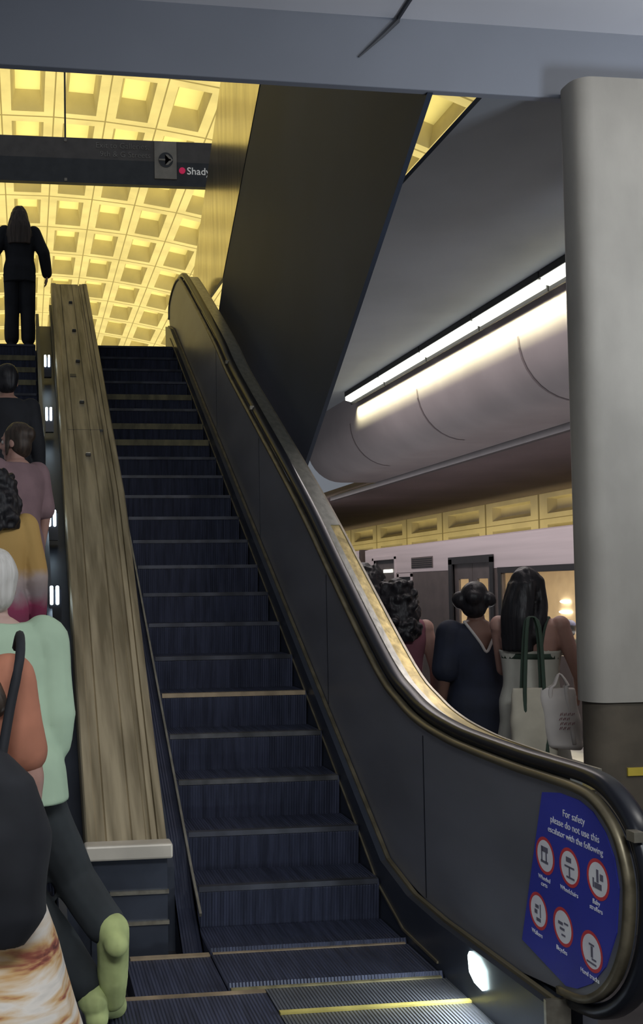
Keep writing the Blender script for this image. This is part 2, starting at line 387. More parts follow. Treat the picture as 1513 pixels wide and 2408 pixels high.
b = NB(); box(b, .42, .795, 4.13, 4.52, -.14, -.004); obj('side_plate', b, M['step'], esc)
b = NB(); box(b, .44, .795, 4.525, 4.56, -.14, .002); sp = obj('plate_edge', b, M['nose_copper'], esc); sp['label'] = 'bright copper edge strip beside the lowest step'
# right skirt: from below the steps to just above them
T = smooth_path([(12.35, 4.95), (12.3, 5.12), (12.0, 5.22), (11.6, 5.22), (11.175, 5.04), (9.464, 4.0), (8.776, 3.53), (7.84, 2.965), (7.01, 2.47), (6.37, 2.075), (5.8, 1.69), (5.06, 1.207), (4.73, 1.068), (4.48, 1.005), (4.19, .972), (3.95, .962), (3.59, .957), (3.357, .960), (3.155, .960), (3.043, .94), (2.945, .878), (2.897, .799), (2.878, .704), (2.905, .541), (2.99, .395), (3.13, .295), (3.30, .262)], 5)
T = [(p[0], p[1]) for p in T]
# panel bottom line
B = [(3.30, .22), (4.2, .20), (4.55, .21), (4.9, .28), (5.2, .47), (11.9, 4.72), (12.3, 4.85)]
def Bz(y):
    for (a, za), (c, zc_) in zip(B, B[1:]):
        if y <= c: return za + (zc_ - za) * (y - a) / (c - a)
    return B[-1][1]
sk = [(y, z) for y, z in B] + [(12.3, 4.2), (11.9, 4.2), (5.2, -.05), (4.6, -.16), (3.30, -.16)]
prism(b := NB(), sk, 'x', 1.715, 1.80); obj('skirt_panel', b, M['skirt'], esc)
SKL = [(4.6, -.14), (4.95, .08), (5.2, .36), (11.9, 4.64), (12.3, 4.75), (12.3, 4.1), (11.9, 4.0), (5.3, -.14)]
b = NB(); box(b, 1.712, 1.80, 3.285, 3.30, -.14, .235); e_ = obj('skirt_end', b, M['trim'], esc); e_['label'] = 'bright steel upright at the skirt end'
ribbon(b := NB(), B, 1.745, 1.765, 0, .012); obj('skirt_trim', b, M['trim_dim'], esc)
sl = [(4.2, .03), (4.6, .04), (4.95, .16), (5.2, .33), (11.9, 4.6)]
ribbon(b := NB(), sl, 1.707, 1.716, 0, .010); obj('skirt_trim', b, M['trim_dim'], esc)
# inner balustrade panel
outl = T + [(y, Bz(y) + .004) for y in (3.6, 4.0, 4.4, 4.7, 4.9, 5.05, 5.2, 6, 7, 8, 9, 10, 11, 11.9, 12.3)]
prism(b := NB(), outl, 'x', 1.77, 1.80); bp_ = obj('balustrade_panel', b, M['steel_dark'], esc)
ribbon(b := NB(), T, 1.757, 1.785, -.012, .012); obj('panel_trim', b, M['trim_dim'], esc, True)
for y, zz in ((4.45, .98), (5.9, 1.73), (7.6, 2.80), (9.3, 3.88)):
    b = NB(); box(b, 1.768, 1.7705, y, y + .006, Bz(y) + .02, zz - .03)
    obj('panel_joint', b, M['rubber'], bp_).matrix_parent_inverse = Matrix.Identity(4)
b = NB(); Tr = [(y, z) for y, z in T]
ribbon(b, Tr, 1.785, 1.855, -.062, -.012); hr = obj('handrail', b, M['rubber'], esc, True, .018)
for (y, z) in ((8.86, 3.62), (7.9, 3.04), (2.86, .86)):
    b = NB(); box(b, 1.768, 1.80, y - .02, y + .02, z - .0, z + .03)
    mk = obj('clip', b, M['trim'], hr); mk.matrix_parent_inverse = Matrix.Identity(4); mk['label'] = 'small bright clip'
# outer deck
Dk = [(y, z) for y, z in T if 3.35 < y]
Dk = [p for i, p in enumerate(Dk) if p[1] > .9][:]
ribbon(b := NB(), Dk, 1.86, 1.905, -.022, .05); obj('outer_deck', b, M['deck'], esc)
ribbon(b := NB(), [q for q in Dk if q[0] > 6.2], 1.905, 1.965, -.022, .05); obj('outer_deck', b, M['deck'], esc)
ribbon(b := NB(), [q for q in Dk if q[0] < 6.4], 1.905, 1.965, -.018, .05); bd = obj('outer_deck', b, M['reflection'], esc); bd['label'] = 'outer deck strip with a yellow reflection put into its colour'
prism(b := NB(), [(y, z - .06) for y, z in Dk if y < 7.3][::-1] + [(7.3, 2.0), (7.3, 1.6), (5.2, .1), (4.4, -.12), (3.40, -.12)], 'x', 1.90, 1.955); obj('outer_cladding', b, M['steel_dark'], esc)
ribbon(b := NB(), Dk, 1.965, 1.978, -.022, .055); obj('deck_edge', b, M['trim'], esc)
# skirt lamp by the comb
b = NB(); prism(b, [(3.885, .175), (3.87, .195), (3.80, .195), (3.745, .165), (3.735, .10), (3.76, .085), (3.83, .09), (3.875, .115)], 'x', 1.706, 1.716)
l_ = obj('skirt_lamp', b, M['comb_led'], esc); l_['label'] = 'glowing white lamp low in the skirt'
# safety notice
b = NB(); prism(b, [(3.375, .905), (3.26, .925), (3.14, .925), (3.06, .905), (2.99, .855), (2.945, .79), (2.925, .704), (2.945, .565), (3.01, .44), (3.09, .36), (3.18, .31), (3.25, .292), (3.55, .345)], 'x', 1.7655, 1.7705)
no = obj('safety_notice', b, M['blue'], esc); no['label'] = 'blue notice with six red-ringed white pictograms'
def picto(cy, cz, k):
    bm = NB()
    def disc(r0, r1, x, mi, n=28):
        A = [bm.verts.new((x, cy + r1 * math.cos(2 * math.pi * t / n), cz + r1 * math.sin(2 * math.pi * t / n))) for t in range(n)]
        if r0 == 0: f = bm.faces.new(A); f.material_index = mi
        else:
            I = [bm.verts.new((x, cy + r0 * math.cos(2 * math.pi * t / n), cz + r0 * math.sin(2 * math.pi * t / n))) for t in range(n)]
            for t in range(n):
                f = bm.faces.new([A[t], A[(t + 1) % n], I[(t + 1) % n], I[t]]); f.material_index = mi
    disc(0, .056, 1.7650, 1); disc(.053, .064, 1.7648, 0)
    def bar(a0, a1, c0, c1): box(bm, 1.7643, 1.7649, cy - a1, cy - a0, cz + c0, cz + c1, 2)
    shapes = [[(-.02, .02, .012, .03), (-.026, -.018, -.02, .03), (-.03, .02, -.026, -.018), (.004, .012, -.02, .012)],
              [(-.02, .012, .016, .032), (-.03, .03, -.002, .004), (-.004, .004, -.03, 0), (-.02, .03, -.036, -.03)],
              [(-.008, .004, -.01, .03), (-.02, .02, -.03, -.012), (.012, .03, .0, .02), (-.03, -.022, -.03, .0)],
              [(-.02, .004, .008, .02), (-.026, -.006, -.012, .002), (-.014, .016, -.036, -.024), (.012, .018, -.02, .026)],
              [(-.03, 0, .004, .014), (-.02, .01, -.012, -.004), (.008, .034, .012, .018), (-.01, .014, -.03, -.024)],
              [(-.014, .016, .018, .024), (-.004, .008, -.018, .016), (.0, .026, -.026, -.02), (-.03, .026, -.04, -.034)]][k]
    for s in shapes: bar(*s)
    p = obj('pictogram', bm, [M['red'], M['picto_white'], M['picto_dark']], no); p.matrix_parent_inverse = Matrix.Identity(4)
for k, (cy, cz) in enumerate(((3.364, .690), (3.205, .692), (3.036, .700), (3.422, .485), (3.257, .483), (3.085, .462))): picto(cy, cz, k)
NF = lambda y, z: frame((0, -1, 0), (0, 0, 1), (1.7648, y, z))
for s, sz, y, z in (
    ('For safety', .034, 3.172, .852), ('please do not use this', .034, 3.172, .815), ('escalator with the following', .030, 3.172, .780),
    ('Wheeled', .022, 3.374, .603), ('carts', .022, 3.376, .582), ('Wheelchairs', .022, 3.212, .606), ('Baby', .022, 3.05, .618), ('strollers', .022, 3.052, .597),
    ('Walkers', .022, 3.435, .398), ('Bicycles', .022, 3.27, .396), ('Hand trucks', .022, 3.10, .375)):
    p = obj('lettering', text_bm(s, sz, NF(y, z), .0004, 'CENTER'), M['notice_text'], no); p.matrix_parent_inverse = Matrix.Identity(4)

# divider between the two escalators
dv = thing('escalator_divider', 'sloping streaked bronze divider between the two escalators', 'divider', (.46, 4.8, 0))
def XL(y): return .265 + (y - 4.8) * .0085
def XR(y): return .645 + min(y - 4.8, 3) * .038 + max(0, y - 7.8) * .005
prof = [(0, -.26), (0, 0), (.02, .012), (.12, .012), (.14, 0), (.24, 0), (.25, -.010), (.265, 0), (.56, 0), (.57, -.008), (.585, 0), (.74, 0), (.755, -.018), (.80, -.018), (.815, .004), (.88, .004), (.89, -.006), (.90, .010), (.98, .010), (1, 0), (1, -.26)]
def deck_z(y): return .633 * (y - 4.6) + .31
b = NB(); rows = []
for k in range(28):
    y = 4.8 + (13.1 - 4.8) * k / 27; zz = deck_z(y) if y < 12.8 else deck_z(12.8) + (y - 12.8) * .3
    rows.append([b.verts.new((XL(y) + (XR(y) - XL(y)) * u, y, zz + h)) for u, h in prof])
for k in range(27):
    for i in range(len(prof) - 1): b.faces.new([rows[k][i], rows[k][i + 1], rows[k + 1][i + 1], rows[k + 1][i]])
b.faces.new(rows[0]); b.faces.new(rows[-1][::-1])
for k in range(27): b.faces.new([rows[k][0], rows[k + 1][0], rows[k + 1][-1], rows[k][-1]])
obj('deck_cladding', b, M['pier'], dv)
for y, x in ((12.1, .545), (11.2, .54), (10.36, .535), (9.42, .52), (8.44, .515)):
    b = NB(); z = deck_z(y)
    box(b, x - .022, x + .022, y - .016, y + .016, z - .005, z + .022); kn = obj('knob', b, M['knob'], dv, bevel=.006)
    b = NB(); box(b, x - .018, x + .018, y - .012, y + .012, z + .022, z + .026); obj('knob_cap', b, M['trim'], kn).matrix_parent_inverse = Matrix.Identity(4)
b = NB(); prism(b, [(10.0, deck_z(10.0) + .002), (10.06, deck_z(10.06) + .002), (10.06, deck_z(10.06) + .006), (10.0, deck_z(10.0) + .006)], 'x', .44, .50); obj('label_plate', b, M['knob'], dv)
b = NB(); prism(b, [(y, deck_z(y) - .09) for y in (8.9, 8.906)] + [(8.906, deck_z(8.9) + .004), (8.9, deck_z(8.9) + .002)], 'x', .33, .72); obj('cladding_joint', b, M['knob'], dv)
b = NB(); box(b, .255, .66, 4.70, 4.80, .385, .455); obj('end_trim', b, M['white_trim'], dv, bevel=.01)
b = NB(); box(b, .285, .64, 4.76, 4.95, -.12, .40); ep = obj('end_panel', b, M['skirt'], dv)
for z in (.215, .075):
    b = NB(); box(b, .37, .645, 4.745, 4.765, z, z + .016); obj('end_strip', b, M['trim'], ep).matrix_parent_inverse = Matrix.Identity(4)
prism(b := NB(), [(4.95, -.14), (4.95, .28), (12.6, deck_z(12.6) - .2), (12.6, 3.6)], 'x', .30, .70); obj('side_cladding', b, M['skirt'], dv)
prism(b := NB(), SKL, 'x', .70, .797); obj('skirt_panel', b, M['riser'], dv)
sl2 = [(4.75, .10), (5.0, .24), (11.9, 4.61)]
ribbon(b := NB(), sl2, .785, .797, .0, .02); obj('skirt_trim', b, M['trim'], dv)

# left escalator
le = thing('escalator', 'left escalator carrying a line of riders, small white lamps along its right skirt', 'escalator', (-.4, 4.2, 0))
build_steps(le, -.90, .12, {22: 'nose_yellow', 21: 'nose_yellow', 20: 'nose_yellow', 0: 'nose_grey', 1: 'nose_grey'})
b = NB(); box(b, -.95, .295, 2.2, 4.12, -.14, -.004); obj('floor_plate', b, M['step'], le)
prism(b := NB(), [(4.3, -.14), (4.3, .16), (4.8, .30), (12.2, 4.95), (12.2, 4.2), (5.2, -.1)], 'x', .13, .165); obj('skirt_panel', b, M['skirt'], le)
prism(b := NB(), [(4.8, -.14), (4.8, .16), (12.2, 4.80), (12.2, 4.2), (5.2, -.1)], 'x', .165, .30); obj('skirt_ledge', b, M['skirt'], le)
def skl(y): return .633 * (y - 4.6) + .17
for (x, y) in ((113, 10.55), (116, 9.35), (121, 7.65), (123, 6.75)):
    for off in (-.019, .019):
        b = NB(); xx = .18 + (y - 6.75) * .012 + off
        hgt = .125
        box(b, xx - .011, xx + .011, y - .05, y - .03, skl(y) + .0, skl(y) + hgt)
        obj('skirt_lamp', b, M['led'], le, bevel=.008)
    b = NB(); xx = .18 + (y - 6.75) * .012; box(b, xx - .03, xx + .045, y - .03, y + .05, skl(y) - .1, skl(y) + .1); obj('lamp_housing', b, M['rubber'], le)

# ------------------------------------------------------------------ hanging sign
sg = thing('hanging_sign', 'long dark overhead direction sign with arrow panel, hanging below the yellow vault', 'sign', (.5, 15, 8.39))
b = NB(); box(b, -2.6, 3.5, 15.0, 15.09, 8.065, 8.385); obj('upper_band', b, M['sign_grey'], sg)
b = NB(); box(b, -2.6, 3.5, 14.99, 15.09, 7.70, 8.065); obj('lower_band', b, M['sign_black'], sg)
b = NB(); box(b, 1.955, 2.29, 14.97, 15.09, 7.80, 8.37); ap = obj('arrow_panel', b, M['sign_panel'], sg)
b = NB(); prism(b, [(2.125 + .11 * math.cos(t * math.pi / 16), 8.085 + .115 * math.sin(t * math.pi / 16)) for t in range(32)], 'y', 14.962, 14.97); obj('roundel', b, M['sign_black'], ap).matrix_parent_inverse = Matrix.Identity(4)
b = NB(); box(b, 2.02, 2.20, 14.955, 14.961, 8.072, 8.098)
prism(b, [(2.235, 8.085), (2.155, 8.165), (2.115, 8.165), (2.175, 8.098), (2.175, 8.072), (2.115, 8.005), (2.155, 8.005)], 'y', 14.955, 14.961); obj('arrow', b, M['sign_panel'], ap).matrix_parent_inverse = Matrix.Identity(4)
b = NB(); prism(b, [(2.375 + .048 * math.cos(t * math.pi / 12), 7.938 + .048 * math.sin(t * math.pi / 12)) for t in range(24)], 'y', 14.975, 14.99); obj('line_dot', b, M['red_dot'], sg)
obj('line_name', text_bm('Shady Grove', .155, frame((1, 0, 0), (0, 0, 1), (2.445, 14.985, 7.885)), .004), M['white'], sg)
obj('exit_text', join([text_bm('Exit to Galleries,', .12, frame((1, 0, 0), (0, 0, 1), (1.88, 14.995, 8.245)), .003, 'RIGHT'), text_bm('9th & G Streets', .12, frame((1, 0, 0), (0, 0, 1), (1.90, 14.995, 8.115)), .003, 'RIGHT')]), M['sign_text'], sg)
for x in (-1.6, .62):
    b = NB(); tube(b, [(x, 15.045, 8.38), (x, 15.045, 11.9)], .014, 8); obj('hanger_rod', b, M['sign_black'], sg)
    for yy, zz in ((14.985, 8.32), (14.975, 7.72)):
        b = NB(); box(b, x - .02, x + .02, yy, yy + .015, zz, zz + .04); obj('bracket', b, M['sign_panel'], sg)

# ------------------------------------------------------------------ platform lamps
def lamp(y0, y1, label):
    t = thing('strip_lamp', label, 'lamp', (4.3, (y0 + y1) / 2, 4.2), 'strip lamps along the bulkhead')
    b = NB(); box(b, 4.22, 4.385, y0, y1 - .02, 4.155, 4.215); obj('housing', b, M['lamp_body'], t)
    b = NB(); prism(b, [(4.225, 4.152), (4.30, 4.152), (4.30, 4.085), (4.225, 4.105)], 'y', y0 + .02, y1 - .04); obj('diffuser', b, M['lamp_face'], t)
    b = NB(); box(b, 4.302, 4.318, y0, y1 - .02, 4.05, 4.155); obj('reflector', b, M['lamp_body'], t)
    L = bpy.data.lights.new('strip lamp light', 'AREA'); L.shape = 'RECTANGLE'; L.size = y1 - y0 - .02; L.size_y = .03; L.energy = 13.5; L.color = (1, .97, .60); L.spread = R(80)
    lo = bpy.data.objects.new('strip lamp light', L); COL.objects.link(lo); lo.location = (4.325, (y0 + y1) / 2, 4.06)
    d = Vector((.085, 0, -.20)).normalized(); x = Vector((0, 1, 0)); z = -d; yv = z.cross(x)
    m = Matrix((x, yv, z)).transposed().to_4x4(); m.translation = lo.location; lo.matrix_world = m
edges = [13.1, 11.8, 10.5, 9.2, 7.9, 6.6, 5.4]
labs = ['leftmost lit strip lamp, at the far end of the row above the platform', 'second lit strip lamp from the left end of the row', 'third lit strip lamp from the left end of the row',
        'fourth lit strip lamp from the left end, the last seen whole', 'lit strip lamp running in behind the concrete column', 'strip lamp behind the concrete column']
for i in range(5): lamp(edges[i + 1], edges[i], labs[i])

# ------------------------------------------------------------------ trains
tn = thing('train_car', 'pale metro car with lit warm cabin standing at the platform edge', 'train', (7.4, 12, 0))
X0, X1 = 6.0, 8.8
wins = [(8.1, 12.35, .82, 1.78), (12.66, 13.84, -.1, 1.95), (16.15, 17.15, -.1, 2.08), (15.45, 15.95, 1.0, 1.78)]
def side_wall(bm, ya, yb, za, zb, holes, x0, x1, mi=0):
    ys = sorted({ya, yb, *[h[0] for h in holes], *[h[1] for h in holes]}); zs = sorted({za, zb, *[min(max(h[2], za), zb) for h in holes], *[min(max(h[3], za), zb) for h in holes]})
    for a, c in zip(ys, ys[1:]):
        for e, f in zip(zs, zs[1:]):
            my, mz = (a + c) / 2, (e + f) / 2
            if any(h[0] < my < h[1] and h[2] < mz < h[3] for h in holes): continue
            box(bm, x0, x1, a, c, e, f, mi)
b = NB(); side_wall(b, 5.0, 17.6, 1.85, 2.27, wins, X0, X0 + .05); obj('upper_side', b, M['train'], tn)
for ya, yb in ((5.0, 12.66), (13.84, 16.15), (17.15, 17.6)):
    b = NB(); side_wall(b, ya, yb, -.1, 1.85, [w_ for w_ in wins if w_[0] >= ya and w_[1] <= yb], X0 + .004, X0 + .05); obj('side_stripe', b, M['train_brown'], tn)
b = NB(); pr = [(X0, 2.27), (X0 + .12, 2.30), (X0 + .5, 2.335), (7.4, 2.35), (X1 - .5, 2.335), (X1 - .12, 2.30), (X1, 2.27), (X1 - .06, 2.26), (7.4, 2.29), (X0 + .06, 2.26)]
prism(b, pr, 'y', 5.0, 17.6); obj('roof', b, M['train'], tn)
b = NB(); box(b, X0 - .012, X0 + .002, 5.0, 12.45, 1.785, 1.855); box(b, X0 - .012, X0 + .002, 8.0, 8.1, .8, 1.785); box(b, X0 - .012, X0 + .002, 12.35, 12.44, .8, 1.785); obj('window_frame', b, M['train_dark'], tn)
b = NB(); box(b, X0 + .02, X0 + .03, 8.1, 12.35, .82, 1.78); obj('window_pane', b, M['glass'], tn)
b = NB(); box(b, X0 - .006, X0, 14.55, 15.40, 1.905, 2.075); gr = obj('grille', b, M['train_brown'], tn)
b = NB()
for k in range(5): box(b, X0 - .012, X0 - .006, 14.58, 15.37, 1.92 + .03 * k, 1.932 + .03 * k)
obj('grille_slat', b, M['train_dark'], gr).matrix_parent_inverse = Matrix.Identity(4)
b = NB(); box(b, X0 - .02, X0 + .03, 12.56, 12.66, -.1, 2.0); box(b, X0 - .02, X0 + .03, 13.84, 13.96, -.1, 2.0); box(b, X0 - .02, X0 + .03, 12.56, 13.96, 1.93, 2.03); obj('door_frame', b, M['train_dark'], tn)
for (a, c) in ((12.66, 13.245), (13.255, 13.84)):
    m_ = (a + c) / 2
    b = NB(); side_wall(b, a, c, -.1, 1.93, [(m_ - .17, m_ + .15, .8, 1.72)], X0 + .02, X0 + .05); dl = obj('door_leaf', b, M['train_door'], tn)
    b = NB(); box(b, X0 + .03, X0 + .036, m_ - .17, m_ + .15, .8, 1.72); obj('door_pane', b, M['glass'], dl).matrix_parent_inverse = Matrix.Identity(4)
b = NB(); box(b, X0 - .01, X0 + .03, 16.08, 16.15, -.1, 2.12); box(b, X0 - .01, X0 + .03, 17.15, 17.22, -.1, 2.12); box(b, X0 - .01, X0 + .03, 16.08, 17.22, 2.08, 2.14); obj('door_frame', b, M['train'], tn)
b = NB(); box(b, X0 + .04, X0 + .06, 16.15, 17.15, -.1, 2.08); dl = obj('door_leaf', b, M['train_door'], tn)
b = NB(); box(b, X0 + .025, X0 + .04, 16.35, 16.75, 1.865, 1.915); o_ = obj('door_lamp', b, M['lamp_face'], dl); o_.matrix_parent_inverse = Matrix.Identity(4)
b = NB(); box(b, X0 - .008, X0 + .01, 15.38, 15.45, .95, 1.83); box(b, X0 - .008, X0 + .01, 15.95, 16.02, .95, 1.83); box(b, X0 - .008, X0 + .01, 15.38, 16.02, 1.78, 1.84); obj('window_frame', b, M['train'], tn)
b = NB(); box(b, X0 + .01, X0 + .02, 15.45, 15.95, 1.0, 1.78); obj('window_pane', b, M['train_dark'], tn)
# cabin
b = NB(); box(b, X1 - .08, X1, 5.0, 17.6, -.1, 2.26); box(b, X0 + .06, X1 - .08, 5.0, 17.6, 2.15, 2.24); box(b, X0 + .06, X1 - .08, 17.5, 17.6, -.1, 2.15); obj('cabin_lining', b, M['cabin'], tn)
b = NB(); box(b, X0 + .06, X1 - .08, 5.0, 17.5, -.12, -.02); obj('cabin_floor', b, M['train_brown'], tn)
for y in (9.5, 12.0, 14.4):
    b = NB(); tube(b, [(7.0, y, -.02), (7.0, y, 2.15)], .018, 10); obj('grab_pole', b, M['trim'], tn)
for y in (8.4, 10.2, 12.0, 13.8, 15.6):
    b = NB(); box(b, X1 - .55, X1 - .09, y, y + .12, .4, 1.05); box(b, X1 - .55, X1 - .09, y - .42, y, .36, .45); obj('seat', b, M['seat'], tn, bevel=.02)
for y in (10.4, 11.55):
    b = NB(); box(b, X0 + .12, X0 + .58, y - .02, y + .1, .3, .92); box(b, X0 + .12, X0 + .58, y + .1, y + .5, .3, .42); obj('seat', b, M['seat'], tn, bevel=.02)
for (y, z, w, h) in ((16.85, 1.655, .22, .045), (15.2, 1.60, .1, .05), (15.7, 1.35, .16, .03), (15.7, 1.18, .2, .03)):
    b = NB(); ball(b, (X1 - .10, y, z), (.03, w, h), 14); obj('cabin_lamp', b, M['cabin_lamp'], tn, True)
b = NB(); box(b, 7.3, 7.45, 5.4, 17, 2.13, 2.149); obj('cabin_light_strip', b, M['cabin_lamp'], tn)
t2 = thing('train_car', 'next metro car coupled beyond the door lamp, mostly hidden by the escalator rail', 'train', (7.4, 24, 0))
b = NB(); box(b, X0, X0 + .05, 17.9, 30, -.1, 2.27); obj('upper_side', b, M['train'], t2)
b = NB(); prism(b, pr, 'y', 17.9, 30); obj('roof', b, M['train'], t2)
b = NB(); box(b, X0, X1, 17.88, 17.93, -.1, 2.3); obj('end_wall', b, M['train_brown'], t2)

# ------------------------------------------------------------------ people
SK = {'light': mat('skin light', (.42, .24, .19), .55, 0, .06), 'tan': mat('skin tan', (.36, .20, .15), .55, 0, .06), 'brown': mat('skin brown', (.17, .09, .065), .5, 0, .06), 'pale': mat('skin pale', (.48, .32, .27), .55, 0, .06)}
def hair_mat(n, c, c2): return mat(n, c, .45, 0, 0, (60, 60, 3), .25, col2=c2, spec=.3)
HA = {'black': hair_mat('black hair', (.008, .008, .010), (.018, .016, .018)), 'brown': hair_mat('long brown hair', (.055, .042, .034), (.10, .075, .06)), 'dkbrown': hair_mat('dark brown hair', (.03, .022, .016), (.065, .046, .034)), 'white': hair_mat('white hair', (.50, .48, .44), (.64, .62, .58))}
EYE = mat('eye', (.5, .48, .45), .2)
TORSO = [(.80, .11, .09, .0), (.88, .165, .118, -.005), (.97, .168, .118, -.005), (1.07, .138, .10, .0), (1.20, .148, .108, .0), (1.32, .172, .112, -.005), (1.40, .170, .09, -.01), (1.445, .11, .068, -.012), (1.475, .065, .06, -.008)]
def tor(z0, z1, ease, fn=None):
    out = []
    n = 12
    for k in range(n + 1):
        z = z0 + (z1 - z0) * k / n
        for a, c in zip(TORSO, TORSO[1:]):
            if a[0] <= z <= c[0] + 1e-6:
                t = (z - a[0]) / (c[0] - a[0]); break
        else:
            a = c = TORSO[0] if z < TORSO[0][0] else TORSO[-1]; t = 0
        hw, hd, yo = [a[i] + (c[i] - a[i]) * t for i in (1, 2, 3)]
        if z < .88: hw, hd = .165, .118
        e = ease(z) if callable(ease) else ease
        out.append((z, hw + e, hd + e, yo))
    return out
def hand(bm, w, d, n, side):
    """palm and five fingers from wrist w along d, palm facing n, thumb towards side"""
    w, d, n, s = Vector(w), Vector(d).normalized(), Vector(n).normalized(), Vector(side).normalized()
    for k, (len_, off) in enumerate(((.070, .032), (.080, .011), (.075, -.011), (.058, -.031))):
        k0 = w + d * .015 + s * off * .6; k1 = w + d * (.092 - .006 * abs(k - 1)) + s * off
        capsules(bm, [k0, k1], [.013, .0115], 8)
        p = k1; dd = d.copy(); pts = [p]
        for f in (.45, .32, .23):
            dd = (dd + n * .28).normalized(); p = p + dd * len_ * f; pts.append(p)
        capsules(bm, pts, [.0095, .009, .0082, .007], 8)
    t0 = w + d * .028 + s * .024; t1 = t0 + (d * .6 + s * .75 + n * .2).normalized() * .042; t2 = t1 + (d * .9 + s * .3 + n * .3).normalized() * .032
    t3 = t2 + (d + n * .3).normalized() * .026
    capsules(bm, [t0, t1, t2, t3], [.014, .0115, .010, .008], 8)
DEF = dict(shR=(.175, -.01, 1.395), elR=(.225, -.03, 1.12), wrR=(.235, .04, .88), shL=(-.175, -.01, 1.395), elL=(-.225, -.03, 1.12), wrL=(-.235, .04, .88),
           hdR=(0, .1, -1), hdL=(0, .1, -1), hipR=(.088, 0, .88), knR=(.095, .02, .48), anR=(.10, -.03, .085), toR=(.115, .15, .03), hipL=(-.088, 0, .88), knL=(-.095, .02, .48), anL=(-.10, -.03, .085), toL=(-.115, .15, .03),
           lean=0.0, yaw=0.0, head_yaw=0.0)
def head(bm, hy):
    Mh = Matrix.Translation((0, .012, 1.585)) @ Matrix.Rotation(R(hy), 4, 'Z')
    tmp = NB()
    ball(tmp, (0, -.012, .025), (.076, .094, .092), 18); ball(tmp, (0, .022, -.035), (.058, .064, .078), 14); ball(tmp, (0, .052, -.088), (.026, .026, .022), 10)
    capsules(tmp, [(0, .088, .018), (0, .104, -.02)], [.010, .014], 8); ball(tmp, (.011, .093, -.024), .010, 8); ball(tmp, (-.011, .093, -.024), .010, 8)
    ball(tmp, (0, .078, -.052), (.024, .014, .007), 10); ball(tmp, (0, .076, -.062), (.020, .014, .008), 10)
    ball(tmp, (.028, .072, .032), (.026, .016, .008), 8); ball(tmp, (-.028, .072, .032), (.026, .016, .008), 8)
    for s in (-1, 1): ball(tmp, (s * .076, -.008, -.008), (.010, .020, .032), 8); ball(tmp, (s * .045, .05, -.03), (.022, .028, .026), 8)
    tmp.transform(Mh); me = bpy.data.meshes.new('h'); tmp.to_mesh(me); tmp.free(); bm.from_mesh(me); bpy.data.meshes.remove(me)
    return Mh
def LBL(label, group): return (label, group)
def build_person(lab, loc, H=1.7, yaw=0.0, skin='light', pose=None, hair=None, hair_col='black', clothes=(), voxel=.0075, shoes=None, bald_legs=False, width=1.0):
    P = dict(DEF); P.update(pose or {}); label, group = lab
    root = thing('person', label, 'person', loc, group); root['local'] = 1
    k = H / 1.7
    root.rotation_euler = (0, 0, R(yaw)); root.scale = (k * width, k, k)
    bm = NB()
    loft(bm, TORSO); capsules(bm, [(0, -.01, 1.44), (0, .0, 1.53)], [.056, .052], 14)
    Mh = head(bm, P['head_yaw'])
    for s, sg_ in (('R', 1), ('L', -1)):
        capsules(bm, [P['sh' + s], P['el' + s], P['wr' + s]], [.052, .038, .026]); ball(bm, P['sh' + s], (.056, .056, .056))
        d = Vector(P['hd' + s]); el, wr = Vector(P['el' + s]), Vector(P['wr' + s])
        nrm = Vector((-sg_, 0, 0)); nrm = (nrm - d.normalized() * nrm.dot(d.normalized()))
        if nrm.length < .2: nrm = Vector((0, 0, -1))
        side = nrm.cross(d) * (1 if nrm.cross(d).y > 0 else -1)
        hand(bm, wr, d, nrm, side)
        hp, kn, an, to = [P[q + s] for q in ('hip', 'kn', 'an', 'to')]
        capsules(bm, [hp, kn, an], [.083, .052, .034]); mid = Vector(kn).lerp(Vector(an), .3) + Vector((0, -.015, 0)); ball(bm, mid, .048)
        capsules(bm, [an, Vector(an).lerp(Vector(to), .5) + Vector((0, 0, -.012)), to], [.036, .034, .022])
    body = obj('body', fuse(bm, voxel, 2), SK[skin], root, True)
    for s in (-1, 1):
        b = NB(); ball(b, (s * .030, .070, .008), .0125, 8); b.transform(Mh); obj('eye', b, EYE, root, True)
    for c in clothes: cloth(c, P, root, Mh)
    if hair: do_hair(hair, HA[hair_col], root, Mh)
    if shoes:
        for s in ('R', 'L'):
            an, to = Vector(P['an' + s]), Vector(P['to' + s]); d = (to - an).normalized()
            b = NB(); heel = an - Vector((0, d.y * .035, 0)) + d * -.01
            capsules(b, [an + d * -.02, an.lerp(to, .35), an.lerp(to, .7), to + d * .02], [.058, .056, .055, .045]); capsules(b, [an, an - (to - an).cross(Vector((1, 0, 0))).normalized() * (-.06)], [.045, .042])
            obj('shoe', wrinkle(fuse(b, .008, 2), .002, 20), shoes, root, True)
    return root
